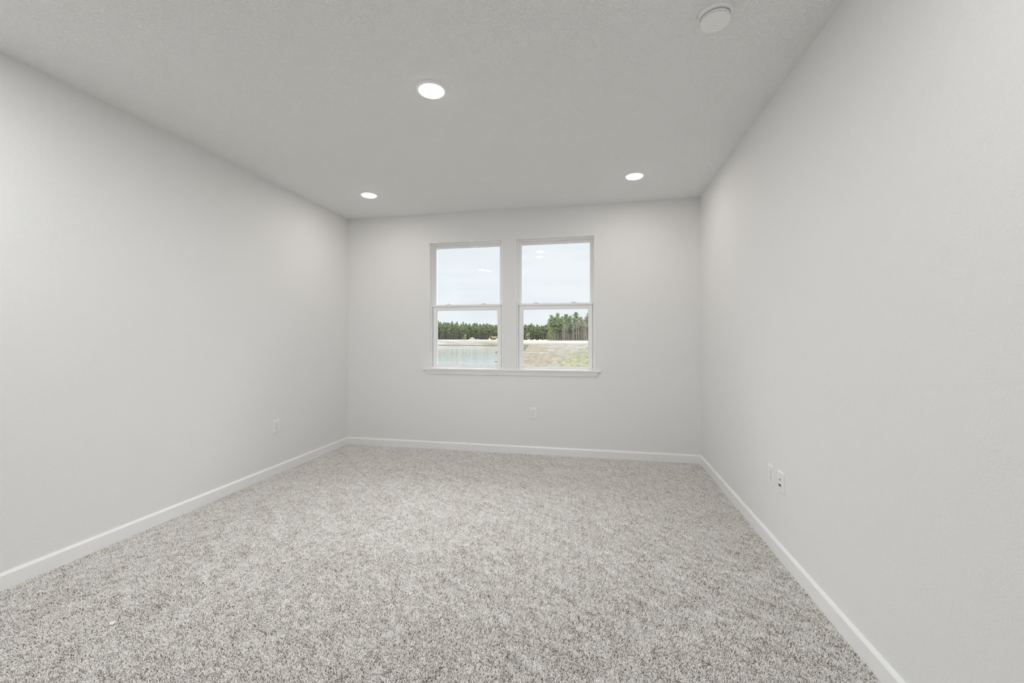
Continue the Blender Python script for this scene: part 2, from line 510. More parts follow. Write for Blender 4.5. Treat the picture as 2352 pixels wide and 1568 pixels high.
# ------------------------------------------------------------------ windows (single hung, white vinyl)
def make_window(name, x0, x1, label, tilt):
    root = empty(name, ((x0 + x1) / 2, YB, WZ0))
    tag(root, label, 'window', kind='structure')
    ox, oy, oz = root.location
    def P(mb_): 
        bmesh.ops.translate(mb_.bm, verts=mb_.bm.verts, vec=(-ox, -oy, -oz)); return mb_
    z0, z1 = WZ0, WZ1
    # painted return lining the opening
    mb = MB()
    mb.box((x0, YB - 0.001, z0), (x0 + 0.006, YB + 0.052, z1)); mb.box((x1 - 0.006, YB - 0.001, z0), (x1, YB + 0.052, z1))
    mb.box((x0 + 0.006, YB - 0.001, z1 - 0.006), (x1 - 0.006, YB + 0.052, z1))
    P(mb).obj('jamb_lining', M['trim'], root)
    # main frame, stepped
    mb = MB()
    ring_box(mb, x0, x1, z0, z1, 0.024, 0.024, 0.024, 0.024, YB + 0.052, YB + 0.135, 0.0015)
    ring_box(mb, x0 + 0.024, x1 - 0.024, z0 + 0.024, z1 - 0.024, 0.012, 0.012, 0.006, 0.012, YB + 0.092, YB + 0.135, 0.001)
    P(mb).obj('frame', M['vinyl'], root)
    zm = 1.655
    # upper sash (outer track)
    mb = MB()
    ring_box(mb, x0 + 0.035, x1 - 0.035, zm - 0.02, z1 - 0.035, 0.021, 0.021, 0.045, 0.020, YB + 0.096, YB + 0.126, 0.002)
    us = P(mb).obj('upper_sash', M['vinyl'], root)
    gx0, gx1, gz0, gz1 = x0 + 0.053, x1 - 0.053, zm + 0.022, z1 - 0.052
    for k, (yy, rx, rz) in enumerate(((0.104, tilt[0], 0.0), (0.117, tilt[1], tilt[2]))):
        mb = MB().box((-(gx1 - gx0) / 2, -0.0015, -(gz1 - gz0) / 2), ((gx1 - gx0) / 2, 0.0015, (gz1 - gz0) / 2))
        g_ = mb.obj('pane', M['glass'], us)
        g_.location = ((gx0 + gx1) / 2 - ox, yy, (gz0 + gz1) / 2 - oz)
        g_.rotation_euler = (rx, 0, rz)
    # lower sash (inner track) with lift lip under the meeting rail
    mb = MB()
    ring_box(mb, x0 + 0.030, x1 - 0.030, z0 + 0.010, zm, 0.047, 0.045, 0.034, 0.046, YB + 0.060, YB + 0.090, 0.002)
    mb.box((x0 + 0.030, YB + 0.044, zm - 0.002), (x1 - 0.030, YB + 0.090, zm + 0.018), 0.002)
    mb.box((x0 + 0.030, YB + 0.052, z0 + 0.010), (x1 - 0.030, YB + 0.061, z0 + 0.026), 0.001)
    ls = P(mb).obj('lower_sash', M['vinyl'], root)
    lx0, lx1, lz0, lz1 = x0 + 0.075, x1 - 0.073, z0 + 0.042, zm - 0.044
    for yy in (0.070, 0.081):
        mb = MB().box((-(lx1 - lx0) / 2, -0.0015, -(lz1 - lz0) / 2), ((lx1 - lx0) / 2, 0.0015, (lz1 - lz0) / 2))
        g_ = mb.obj('pane', M['glass'], ls)
        g_.location = ((lx0 + lx1) / 2 - ox, yy, (lz0 + lz1) / 2 - oz)
    mb = MB()
    ring_box(mb, x0 + 0.0755, x1 - 0.0735, z0 + 0.0425, zm - 0.0445, 0.003, 0.003, 0.003, 0.003, YB + 0.0645, YB + 0.0685)
    P(mb).obj('glazing_gasket', M['gasket'], ls)
    # track shadow gap strips either side of the lower sash
    # cam locks on the meeting rail
    wdt = x1 - x0
    for fx in (0.255, 0.735):
        mb = MB()
        cx = x0 + wdt * fx
        pts = [(-0.034, 0.0), (-0.030, 0.006), (-0.012, 0.014), (0.0, 0.017), (0.012, 0.014), (0.030, 0.006), (0.034, 0.0)]
        mb.extrude_profile(pts, [((cx, YB + 0.048, zm + 0.0178), (1, 0, 0), (0, 0, 1)), ((cx, YB + 0.070, zm + 0.0178), (1, 0, 0), (0, 0, 1))])
        mb.box((cx + 0.010, YB + 0.041, zm + 0.0185), (cx + 0.040, YB + 0.049, zm + 0.0225), 0.0012)
        P(mb).obj('sash_lock', M['plastic'], ls)
    return root
make_window('window_1', *WINS[0], 'left white vinyl window, looking out over the pond', (0.0, 0.0035, 0.0195))
make_window('window_2', *WINS[1], 'right white vinyl window, looking out to the tall trees', (0.0085, -0.0072, 0.005))

# shared sill (stool) and apron below both windows
sill = empty('trim_1', (-0.976, YB, 0.938))
tag(sill, 'long white window sill running under both windows', 'window sill', kind='structure')
mb = MB()
sx0, sx1 = -1.992, 0.040
ox, oy, oz = sill.location
mb.box((sx0 - ox, -0.034, -0.020), (sx1 - ox, -0.0005, 0.0), 0.003, 2)
for x0, x1 in WINS:
    mb.box((x0 + 0.0065 - ox, -0.002, -0.0125), (x1 - 0.0065 - ox, 0.0515, 0.0))
mb.obj('stool', M['trim'], sill)
mb = MB()
ap = [(0, 0.0), (0.024, 0.0), (0.024, -0.006), (0.019, -0.018), (0.0115, -0.043), (0.0105, -0.052), (0, -0.052)]
# mitred returns: each profile point is pulled in by its distance from the wall
bm = mb.bm
zt = -0.020
xa, xb = -1.963 - ox, 0.020 - ox
def ap_x(d, z, side):
    inset = 0.026 * (-z / 0.052)
    return (xa + inset) if side < 0 else (xb - inset)
ringA = [bm.verts.new((ap_x(d, z, -1), -d, zt + z)) for d, z in ap]
ringB = [bm.verts.new((ap_x(d, z, 1), -d, zt + z)) for d, z in ap]
k = len(ap)
for i in range(k):
    bm.faces.new((ringA[i], ringA[(i + 1) % k], ringB[(i + 1) % k], ringB[i]))
bm.faces.new(ringA); bm.faces.new(list(reversed(ringB)))
mb.obj('apron', M['trim'], sill)

# ------------------------------------------------------------------ carpet pile
TILE = 4.003 / 8
def carpet_patch():
    rng = np.random.default_rng(7)
    sp = 0.0037
    n = int(TILE / sp)
    gx, gy = np.meshgrid((np.arange(n) + 0.5) / n * TILE - TILE / 2, (np.arange(n) + 0.5) / n * TILE - TILE / 2)
    gx = gx.ravel() + rng.uniform(-0.5, 0.5, n * n) * sp * 1.1
    gy = gy.ravel() + rng.uniform(-0.5, 0.5, n * n) * sp * 1.1
    lim = TILE / 2 - 0.0015
    gx = np.clip(gx, -lim, lim); gy = np.clip(gy, -lim, lim)
    cnt = gx.size
    # clumped lay of the pile: smooth random direction field, periodic over the tile
    def field(seed, octs=((4, 0.30), (9, 0.5), (17, 0.65), (31, 0.8), (53, 0.7))):
        r = np.random.default_rng(seed); f = np.zeros(cnt)
        for fr_, am in octs:
            for _ in range(6):
                kx, ky = r.integers(-fr_, fr_ + 1, 2)
                f += am * np.sin(2 * np.pi * (kx * gx + ky * gy) / TILE + r.uniform(0, 6.28)) / 2.2
        return f
    fx, fy = field(1), field(2)
    lx = 0.0032 * fx + rng.normal(0, 0.0030, cnt)
    ly = 0.0032 * fy + rng.normal(0, 0.0030, cnt)
    mag = np.hypot(lx, ly); sc = np.minimum(1, 0.0066 / np.maximum(mag, 1e-6)); lx *= sc; ly *= sc
    hgt = 0.0112 + rng.normal(0, 0.0010, cnt) + 0.0011 * field(3) - 0.35 * np.hypot(lx, ly) * 0.5
    rad = rng.uniform(0.00105, 0.0016, cnt)
    ts = np.array([0.0, 0.45, 0.8, 1.0]); rs = np.array([1.0, 1.12, 1.05, 0.6])
    wob = rng.uniform(-1, 1, (cnt, 2)) * 0.0016
    K = 4
    ph = rng.uniform(0, 6.28, cnt)
    V = np.zeros((cnt, len(ts), K, 3))
    for i, t_ in enumerate(ts):
        cx = gx + lx * t_ ** 1.6 + wob[:, 0] * math.sin(t_ * 3.1)
        cy = gy + ly * t_ ** 1.6 + wob[:, 1] * math.sin(t_ * 3.1)
        cz = -0.0125 + hgt * (t_ - 0.18 * t_ ** 3 * (np.hypot(lx, ly) / 0.011))
        for k_ in range(K):
            an = ph + 2 * np.pi * k_ / K + t_ * 1.5
            V[:, i, k_, 0] = cx + np.cos(an) * rad * rs[i]
            V[:, i, k_, 1] = cy + np.sin(an) * rad * rs[i]
            V[:, i, k_, 2] = cz
    nv = len(ts) * K
    base = (np.arange(cnt) * nv)[:, None]
    faces = []
    for i in range(len(ts) - 1):
        for k_ in range(K):
            faces.append([i * K + k_, i * K + (k_ + 1) % K, (i + 1) * K + (k_ + 1) % K, (i + 1) * K + k_])
    faces.append([(len(ts) - 1) * K + k_ for k_ in range(K)])
    F = (np.array(faces)[None] + base[:, None]).reshape(-1, 4)
    me = bpy.data.meshes.new('carpet_pile')
    me.vertices.add(cnt * nv)
    me.vertices.foreach_set('co', V.reshape(-1))
    me.loops.add(F.size); me.loops.foreach_set('vertex_index', F.reshape(-1).astype(np.int32))
    me.polygons.add(len(F))
    me.polygons.foreach_set('loop_start', np.arange(0, F.size, 4, dtype=np.int32))
    me.polygons.foreach_set('loop_total', np.full(len(F), 4, dtype=np.int32))
    me.polygons.foreach_set('use_smooth', np.ones(len(F), dtype=bool))
    at = me.attributes.new('tone', 'FLOAT', 'POINT')
    tone = np.where(rng.uniform(0, 1, cnt) < 0.13, rng.uniform(0, 0.25, cnt), rng.beta(3.6, 1.4, cnt))
    at.data.foreach_set('value', np.repeat(tone, nv).astype(np.float32))
    me.update(); me.validate()
    return me
cme = carpet_patch()
carpet = link_mesh('carpet_pile', cme, M['carpet'])
NXT, NYT = 8, 11
carpet.location = ((XL + XR) / 2, YB - BT - TILE * NYT / 2, 0)
tag(carpet, 'speckled grey beige cut pile carpet over the whole floor', 'carpet', kind='stuff')
ng = bpy.data.node_groups.new('lay_pile', 'GeometryNodeTree')
ng.interface.new_socket('Geometry', in_out='INPUT', socket_type='NodeSocketGeometry')
ng.interface.new_socket('Geometry', in_out='OUTPUT', socket_type='NodeSocketGeometry')
gi = ng.nodes.new('NodeGroupInput'); go = ng.nodes.new('NodeGroupOutput')
gr = ng.nodes.new('GeometryNodeMeshGrid')
gr.inputs['Size X'].default_value = TILE * (NXT - 1); gr.inputs['Size Y'].default_value = TILE * (NYT - 1)
gr.inputs['Vertices X'].default_value = NXT; gr.inputs['Vertices Y'].default_value = NYT
ip = ng.nodes.new('GeometryNodeInstanceOnPoints')
rv = ng.nodes.new('FunctionNodeRandomValue'); rv.data_type = 'INT'
imin = [i for i in rv.inputs if i.name == 'Min' and i.type == 'INT'][0]; imax = [i for i in rv.inputs if i.name == 'Max' and i.type == 'INT'][0]
imin.default_value = 0; imax.default_value = 3
ml = ng.nodes.new('ShaderNodeMath'); ml.operation = 'MULTIPLY'; ml.inputs[1].default_value = PI / 2
cb = ng.nodes.new('ShaderNodeCombineXYZ')
ng.links.new(gi.outputs[0], ip.inputs['Instance'])
ng.links.new(gr.outputs['Mesh'], ip.inputs['Points'])
ng.links.new([o for o in rv.outputs if o.type == 'INT'][0], ml.inputs[0])
ng.links.new(ml.outputs[0], cb.inputs['Z'])
ng.links.new(cb.outputs[0], ip.inputs['Rotation'])
ng.links.new(ip.outputs[0], go.inputs[0])
md = carpet.modifiers.new('lay_pile', 'NODES'); md.node_group = ng

# ------------------------------------------------------------------ scraps on the carpet
def scrap(name, pts, z, th, label, cat):
    c = Vector((sum(p_[0] for p_ in pts) / len(pts), sum(p_[1] for p_ in pts) / len(pts), z))
    mb = MB(); bm = mb.bm
    lo = [bm.verts.new((p_[0] - c.x, p_[1] - c.y, (p_[2] if len(p_) > 2 else 0))) for p_ in pts]
    hi = [bm.verts.new((p_[0] - c.x, p_[1] - c.y, th + (p_[2] if len(p_) > 2 else 0))) for p_ in pts]
    k = len(pts)
    bm.faces.new(list(reversed(lo))); bm.faces.new(hi)
    for i in range(k): bm.faces.new((lo[i], lo[(i + 1) % k], hi[(i + 1) % k], hi[i]))
    o = mb.obj(name, M['paper']); o.location = c
    return tag(o, label, cat)
scrap('paper_scrap', [(-2.1385, 1.486), (-2.120, 1.4891), (-2.1296, 1.5109), (-2.1561, 1.5061)], 0.0015, 0.0012, 'cream paper scrap lying on the carpet in the lower left', 'scrap')
scrap('paper_sliver', [(-2.0628, 2.1918), (-2.0549, 2.1945), (-2.0646, 2.2224), (-2.0696, 2.217)], 0.0015, 0.0012, 'thin pale sliver lying on the carpet toward the left wall', 'scrap')
scrap('white_fleck', [(-1.0844, 3.735), (-1.0809, 3.744), (-1.0731, 3.739), (-1.0752, 3.728)], 0.001, 0.002, 'tiny white fleck on the carpet below the windows', 'scrap')

# ------------------------------------------------------------------ recessed ceiling lights
def downlight(x, y, watts):
    root = empty('recessed_light', (x, y, H))
    mb = MB()
    mb.lathe([(0.0725, -0.004), (0.0735, -0.0085), (0.0750, -0.0095), (0.0870, -0.0070), (0.0905, -0.0045), (0.0915, 0.0), (0.0725, 0.0), (0.0725, -0.004)], 64)
    mb.obj('trim_ring', M['bright_plastic'], root, angle=0.6)
    mb = MB()
    mb.lathe([(0.0, -0.0165), (0.055, -0.0160), (0.0695, -0.0140), (0.0722, -0.0110), (0.0722, -0.002), (0.0, -0.002)], 48)
    mb.obj('diffuser', M['lamp'], root, smooth=False)
    ld = bpy.data.lights.new('downlight_beam', 'AREA')
    ld.shape = 'DISK'; ld.size = 0.10; ld.energy = watts; ld.color = LAMP_COLOR[:3]
    if watts == FAR_WATTS: ld.color = FAR_LAMP_COLOR
    if watts == CENTRE_WATTS: ld.spread = CENTRE_SPREAD
    lo = bpy.data.objects.new('downlight_beam', ld); COL.objects.link(lo)
    lo.parent = root; lo.location = (0, 0, -0.0172)
    return root
LIGHTS = [(-0.948, 2.298, CENTRE_WATTS, 'recessed ceiling light in the middle of the ceiling'),
          (-2.262, 3.857, FAR_WATTS, 'recessed ceiling light in the corner where left and window walls meet'),
          (0.335, 3.877, FAR_WATTS, 'recessed ceiling light in the corner where right and window walls meet'),
          (-2.262, 0.765, REAR_LEFT_WATTS, 'recessed ceiling light over the left side of the room near the camera'),
          (0.335, 0.765, REAR_RIGHT_WATTS, 'recessed ceiling light over the right side of the room near the camera')]
for x, y, watts, lab in LIGHTS:
    o = downlight(x, y, watts)
    tag(o, lab, 'ceiling light', 'recessed ceiling lights')

# ------------------------------------------------------------------ smoke detector
sd = empty('smoke_detector', (0.527, 2.012, H))
tag(sd, 'round white smoke detector on the ceiling near the right wall', 'smoke detector')
mb = MB()
mb.lathe([(0.0, 0.0), (0.0715, 0.0), (0.0725, -0.003), (0.0715, -0.010), (0.0680, -0.0145), (0.0, -0.0145)], 72)
mb.obj('mounting_plate', M['bright_plastic'], sd, angle=0.5)
mb = MB()
mb.lathe([(0.0, -0.0145), (0.0615, -0.0145), (0.0620, -0.0160), (0.0630, -0.030), (0.0625, -0.0375), (0.0585, -0.0425), (0.050, -0.0445), (0.0, -0.0455)], 72)
body = mb.obj('cover', M['bright_plastic'], sd, angle=0.5)
mb = MB()
for i in range(60):
    a = 2 * PI * i / 60
    c, s_ = math.cos(a), math.sin(a)
    r0, r1 = 0.0610, 0.0626
    tx, ty = -s_, c
    hw = 0.0013
    lo = [(r * c + tx * q, r * s_ + ty * q, z) for r, q, z in ((r0, -hw, -0.0165), (r0, hw, -0.0165), (r0, hw, -0.0225), (r0, -hw, -0.0225))]
    hi = [(r * c + tx * q, r * s_ + ty * q, z) for r, q, z in ((r1, -hw, -0.0165), (r1, hw, -0.0165), (r1 + 0.0003, hw, -0.0225), (r1 + 0.0003, -hw, -0.0225))]
    bm = mb.bm
    A = [bm.verts.new(p_) for p_ in lo]; B = [bm.verts.new(p_) for p_ in hi]
    bm.faces.new(A); bm.faces.new(list(reversed(B)))
    for q in range(4): bm.faces.new((A[q], A[(q + 1) % 4], B[(q + 1) % 4], B[q]))
tag(mb.obj('vent_slots', M['slot'], sd), 'row of dark vent slots')
mb = MB()
for i in range(14):
    a0_ = 2 * PI * i / 14 + 0.05; a1_ = 2 * PI * (i + 1) / 14 - 0.05
    mb.lathe([(0.0610, -0.0322), (0.0632, -0.0322), (0.0632, -0.0340), (0.0610, -0.0340), (0.0610, -0.0322)], 8, a0=a0_, a1=a1_)
tag(mb.obj('lower_slots', M['plastic_dim'], sd), 'ring of thin grey slots')
mb = MB()
mb.lathe([(0.0195, -0.0445), (0.0195, -0.0462), (0.0185, -0.0466), (0.0172, -0.0458), (0.0, -0.0460)], 40, center=(0.002, 0.006, 0))
tb = mb.obj('test_button', M['bright_plastic'], sd, angle=0.5)
mb = MB()
for q in (-0.004, 0.0, 0.004):
    mb.box((0.002 + q - 0.0012, 0.0045, -0.0464), (0.002 + q + 0.0012, 0.0075, -0.0459))
mb.obj('button_mark', M['plastic_dim'], tb)
mb = MB().box((-0.0735, -0.006, -0.0125), (-0.0690, 0.002, -0.002), 0.001)
mb.obj('lock_tab', M['plastic_dim'], sd)

# ------------------------------------------------------------------ outlets and data plate (built facing -Y)
def wall_plate(parent, wd, ht):
    mb = MB()
    t_ = 0.0065
    bm = mb.bm
    hw, hh = wd / 2, ht / 2
    rings = []
    for inset, y in ((0.0, 0.0), (0.0, -0.0035), (0.0025, -t_), (0.006, -t_ - 0.0004)):
        rings.append([bm.verts.new((sx_ * (hw - inset), y, sz_ * (hh - inset))) for sx_, sz_ in ((-1, -1), (1, -1), (1, 1), (-1, 1))])
    for A, B in zip(rings, rings[1:]):
        for i in range(4): bm.faces.new((A[i], A[(i + 1) % 4], B[(i + 1) % 4], B[i]))
    bm.faces.new(rings[-1]); bm.faces.new(list(reversed(rings[0])))
    return mb.obj('wall_plate', M['plastic'], parent)
def screw(parent, z):
    mb = MB()
    mb.lathe([(0.0, -0.0082), (0.0022, -0.0080), (0.0030, -0.0068), (0.0030, -0.006), (0.0, -0.006)], 16, center=(0, 0, z), axis='Y')
    s_ = mb.obj('screw', M['plastic_dim'], parent)
    return s_
def outlet():
    root = empty('electrical_outlet')
    wall_plate(root, 0.0765, 0.118)
    for z in (0.0485, -0.0485): screw(root, z)
    mb = MB()
    ring_box(mb, -0.0182, 0.0182, -0.0350, 0.0350, 0.0012, 0.0012, 0.0012, 0.0012, -0.0074, -0.0068)
    mb.obj('face_gap', M['gasket'], root)
    mb = MB().box((-0.0165, -0.0088, -0.0333), (0.0165, -0.006, 0.0333), 0.0012, 2)
    fc = mb.obj('receptacle_face', M['plastic'], root)
    for zc in (0.0155, -0.0155):
        for sx_, hh in ((-0.0063, 0.0042), (0.0063, 0.0035)):
            MB().box((sx_ - 0.0012, -0.00905, zc + 0.004 - hh), (sx_ + 0.0012, -0.0080, zc + 0.004 + hh)).obj('slot', M['slot'], fc)
        mb = MB()
        mb.lathe([(0.0, -0.00905), (0.0027, -0.00905), (0.0027, -0.0080), (0.0, -0.0080)], 14, center=(0, 0, zc - 0.0065), axis='Y')
        mb.obj('ground_hole', M['slot'], fc)
    return root
proto = outlet()
OUT = [((-0.6905, YB, 0.4515), 0.0, 'white duplex outlet on the wall below the right window'),
       ((XL, 3.449, 0.4492), PI / 2, 'white duplex outlet low on the left wall'),
       ((XR, 2.8385, 0.4430), -PI / 2, 'white duplex outlet on the right wall beside the cable plate')]
for i, (loc, rz, lab) in enumerate(OUT):
    o = proto if i == 0 else copy_tree(proto)
    o.location = loc; o.rotation_euler = (0, 0, rz)
    tag(o, lab, 'outlet', 'white wall outlets')
dp = empty('cable_plate', (XR, 2.694, 0.4460), (0, 0, -PI / 2))
tag(dp, 'white cable plate with round connector and dark jack on right wall', 'wall plate')
wall_plate(dp, 0.0815, 0.119)
for z in (0.0420, -0.0420): screw(dp, z)
mb = MB()
mb.lathe([(0.0, -0.0160), (0.0020, -0.0160), (0.0022, -0.0150), (0.0040, -0.0150), (0.0042, -0.0080), (0.0062, -0.0080), (0.0062, -0.006), (0.0, -0.006)], 18, center=(0, 0, 0.0155), axis='Y')
tag(mb.obj('coax_connector', M['metal'], dp), 'grey metal coax connector')
mb = MB()
ring_box(mb, -0.0105, 0.0105, -0.0300, -0.0080, 0.0020, 0.0020, 0.0040, 0.0020, -0.0095, -0.006)
jk = mb.obj('data_jack', M['plastic'], dp)
mb = MB().box((-0.0085, -0.0150, -0.0195), (0.0085, -0.0066, -0.0115), 0.0008)
mb.box((-0.0050, -0.0120, -0.0230), (0.0050, -0.0066, -0.0197), 0.0006)
tag(mb.obj('jack_insert', M['black'], jk), 'black jack insert')


# ------------------------------------------------------------------ outside: land and pond
WATER = EYE - 2.2
def sstep(v, a, b):
    t_ = np.clip((v - a) / (b - a), 0, 1)
    return t_ * t_ * (3 - 2 * t_)
def ground_z(x, y):
    x = np.asarray(x, float); y = np.asarray(y, float)
    r = x / np.maximum(y, 1)
    right = 1.95 - 0.50 * np.clip(y / 340, 0, 1)
    left = np.where(y < 70, right, 0.0024 * np.minimum(y, 520))
    k_ = sstep(r, -0.235, -0.182)
    land = left * (1 - k_) + right * k_
    xs = np.interp(y, [10, 40, 128, 150], [-0.212 * 10, -0.210 * 40, -0.172 * 128, -0.172 * 150])
    pnd = sstep(y, 21, 25.5) * (1 - sstep(y, 127.5, 137)) * (1 - sstep((x - xs) / np.maximum(y, 15), -0.020, 0.022))
    hb = land * (1 - pnd) + 3.4 * pnd
    bump = 0.10 * np.sin(x * 0.42 + 1.3 * np.sin(y * 0.1)) * np.sin(y * 0.22 + 0.7) + 0.05 * np.sin(x * 1.3 + y * 0.61)
    bump = bump * 0.35 * sstep(y, 25, 60)
    return EYE - hb + bump
def make_terrain():
    ys = np.concatenate([np.linspace(5.2, 20, 10), np.linspace(21, 60, 70), np.linspace(61, 125, 70), np.linspace(126, 140, 50), np.linspace(142, 340, 70), np.linspace(345, 520, 40), np.linspace(540, 1600, 14)])
    rs_ = np.concatenate([np.linspace(-1.3, -0.45, 30), np.linspace(-0.44, 0.06, 170), np.linspace(0.08, 1.0, 30)])
    Yg, Rg = np.meshgrid(ys, rs_, indexing='ij')
    Xg = Yg * Rg
    # widen the strip close to the house
    Xg = np.where(Yg < 20, Rg * 20, Xg)
    Zg = ground_z(Xg, Yg)
    V = np.stack([Xg, Yg, Zg], -1).reshape(-1, 3)
    a, b = Yg.shape
    idx = np.arange(a * b).reshape(a, b)
    F = np.stack([idx[:-1, :-1], idx[:-1, 1:], idx[1:, 1:], idx[1:, :-1]], -1).reshape(-1, 4)
    me = bpy.data.meshes.new('terrain')
    me.from_pydata(V.tolist(), [], F.tolist())
    o = link_mesh('ground', me, M['terrain'], smooth=True)
    return tag(o, 'bare sandy yard with patchy grass beyond the windows', 'ground', kind='structure')
make_terrain()
mb = MB().quad((-170, 22, WATER), (-3, 22, WATER), (-3, 136, WATER), (-170, 136, WATER))
tag(mb.obj('pond_water', M['water']), 'rippled grey pond seen through the left window', 'pond', kind='structure')

def at(px, y):
    """world x, y on the bearing of a picture column at a chosen distance from the house"""
    return math.tan(math.atan((px - 1176) / FPX) - YAW) * y, y
def gz(x, y): return float(ground_z(x, y))

# ------------------------------------------------------------------ trees
def leaf_cloud(rng, centers, radii, per, size):
    """many small leaf sprays scattered around clump centres; returns verts, faces"""
    V, F = [], []
    for c, r in zip(centers, radii):
        for _ in range(per):
            d = rng.normal(0, 1, 3); d /= np.linalg.norm(d)
            p_ = np.array(c) + d * np.array(r) * rng.uniform(0.35, 1.0)
            u = rng.normal(0, 1, 3); u /= np.linalg.norm(u)
            v = np.cross(u, rng.normal(0, 1, 3)); v /= np.linalg.norm(v)
            s_ = size * rng.uniform(0.6, 1.3)
            k_ = len(V)
            V += [p_ - u * s_, p_ - v * s_ * 0.6, p_ + u * s_, p_ + v * s_ * 0.6]
            F.append((k_, k_ + 1, k_ + 2, k_ + 3))
    return V, F
def mesh_from(name, V, F, mat):
    me = bpy.data.meshes.new(name)
    me.from_pydata([tuple(map(float, v)) for v in V], [], F)
    me.materials.append(mat)
    return me
def trunk_mesh(rng, h, r, mat, bend=0.02, n=6):
    mb = MB()
    pts = [Vector((rng.normal(0, bend) * h * t_, rng.normal(0, bend) * h * t_, h * t_)) for t_ in (0, 0.3, 0.6, 0.85, 1.0)]
    pts[0] = Vector((0, 0, -0.5))
    rad = [r, r * 0.85, r * 0.65, r * 0.4, r * 0.15]
    for i in range(4):
        mb.prism(pts[i], pts[i + 1], rad[i], rad[i + 1], n)
    me = mb.mesh('trunk'); me.materials.append(mat)
    return me, pts
def pine_tree(name, rng, h, crown_from, cr, clumps, per, size, leaf, bark, tr):
    root = empty(name)
    tm, pts = trunk_mesh(rng, h * 0.97, tr, bark, 0.012)
    link_mesh('trunk', tm, None, root)
    cs, rr = [], []
    for i in range(clumps):
        t_ = rng.uniform(0, 1)
        z = h * (crown_from + (1 - crown_from) * t_)
        prof_ = (math.sin(min(1, (t_ * 0.95 + 0.12)) * PI) ** 0.7) * cr
        a = rng.uniform(0, 2 * PI); q = prof_ * math.sqrt(rng.uniform(0, 1))
        cs.append((q * math.cos(a), q * math.sin(a), z - h * 0.02))
        s_ = rng.uniform(0.5, 1.0) * cr * 0.52
        rr.append((s_, s_, s_ * 0.62))
    V, F = leaf_cloud(rng, cs, rr, per, size)
    link_mesh('crown', mesh_from('crown', V, F, leaf), None, root)
    return root
def bare_tree(name, rng, h, tr, mat_t, mat_b):
    root = empty(name)
    tm, pts = trunk_mesh(rng, h * 0.92, tr, mat_t, 0.015, 6)
    link_mesh('trunk', tm, None, root)
    mb = MB()
    def grow(p_, d, ln, r, lvl):
        q = p_ + d * ln
        mb.prism(p_, q, r, r * 0.5, 4)
        if lvl == 0: return
        for _ in range(4):
            t_ = rng.uniform(0.35, 1.0)
            nd = (d + Vector(rng.normal(0, 0.38, 3)) + Vector((0, 0, 0.18))).normalized()
            grow(p_.lerp(q, t_), nd, ln * rng.uniform(0.45, 0.7), r * 0.55, lvl - 1)
    for i in range(15):
        t_ = rng.uniform(0.42, 0.98)
        j = min(3, int(np.searchsorted([0.3, 0.6, 0.85, 1.0], t_)))
        p_ = Vector((pts[j].x, pts[j].y, h * 0.92 * t_)).lerp(Vector((pts[j + 1].x, pts[j + 1].y, h * 0.92 * t_)), 0.5)
        a = rng.uniform(0, 2 * PI)
        d = Vector((math.cos(a) * 0.55, math.sin(a) * 0.55, 1.0)).normalized()
        grow(p_, d, h * 0.17 * (1.15 - t_ * 0.6), tr * 0.42, 2)
    me = mb.mesh('branches'); me.materials.append(mat_b)
    link_mesh('branches', me, None, root)
    return root
def place(src, used, x, y, sc, rz, label, cat, group):
    if src.name in used:
        o = copy_tree(src)
    else:
        o = src; used.add(src.name)
    o.location = (x, y, gz(x, y) - 0.1)
    o.scale = (sc[0], sc[0], sc[1]) if isinstance(sc, tuple) else (sc, sc, sc)
    o.rotation_euler = (0, 0, rz)
    return tag(o, label, cat, group)

R = np.random.default_rng(21)
used = set()
# far tree line: a dense stand of pines across the pond
far_src = [pine_tree('pine_tree', np.random.default_rng(100 + i), 19.0, 0.42, 2.6, 44, 36, 0.42, M['pine_far'], M['bark'], 0.22) for i in range(5)]
def far_height(x, y):
    px = math.atan2(x, y) + YAW
    u = 1176 + FPX * math.tan(px)
    return float(np.interp(u, [980, 1005, 1040, 1140, 1200, 1250, 1300], [1.08, 1.06, 1.01, 0.90, 0.85, 0.85, 0.9]))
spots = []
for row, y0 in enumerate((470, 476, 483)):
    xx = -242.0
    while xx < -46:
        spots.append((xx + R.uniform(-1, 1), y0 + R.uniform(-2.5, 2.5)))
        xx += R.uniform(2.7, 4.1)
for xx in np.arange(-330, -244, 4.6): spots.append((xx + R.uniform(-1, 1), 472 + R.uniform(-4, 4)))
for xx in np.arange(-44, 150, 5.2): spots.append((xx + R.uniform(-1, 1), 474 + R.uniform(-4, 4)))
for i, (x, y) in enumerate(spots[:296]):
    s_ = far_height(x, y) * R.uniform(0.93, 1.09) * (1.07 if R.random() < 0.12 else 1.0)
    place(far_src[i % 5], used, x, y, (0.95 * R.uniform(0.9, 1.15), s_), R.uniform(0, 6.28),
          'slender green pine in the distant tree line beyond the sand bank', 'tree', 'pines of the distant tree line')
# dark brush between and behind the far trunks
def brush(name, x0, x1, y0, y1, n, h, size, mat, label, seed, cat='undergrowth'):
    r_ = np.random.default_rng(seed)
    V, F = [], []
    for _ in range(n):
        x = r_.uniform(x0, x1); y = r_.uniform(y0, y1)
        z = gz(x, y) + h * r_.uniform(0, 1) ** 1.1
        u = np.array([r_.normal(0, 0.25), r_.normal(0, 0.25), 1.0]); u /= np.linalg.norm(u)
        v = np.cross(u, r_.normal(0, 1, 3)); v /= np.linalg.norm(v)
        s_ = size * r_.uniform(0.6, 1.4)
        p_ = np.array([x, y, z]); k_ = len(V)
        V += [p_ - u * s_ * 1.9, p_ - v * s_ * 0.45, p_ + u * s_ * 1.9, p_ + v * s_ * 0.45]
        F.append((k_, k_ + 1, k_ + 2, k_ + 3))
    o = link_mesh(name, mesh_from(name, V, F, mat), None)
    return tag(o, label, cat, kind='stuff')
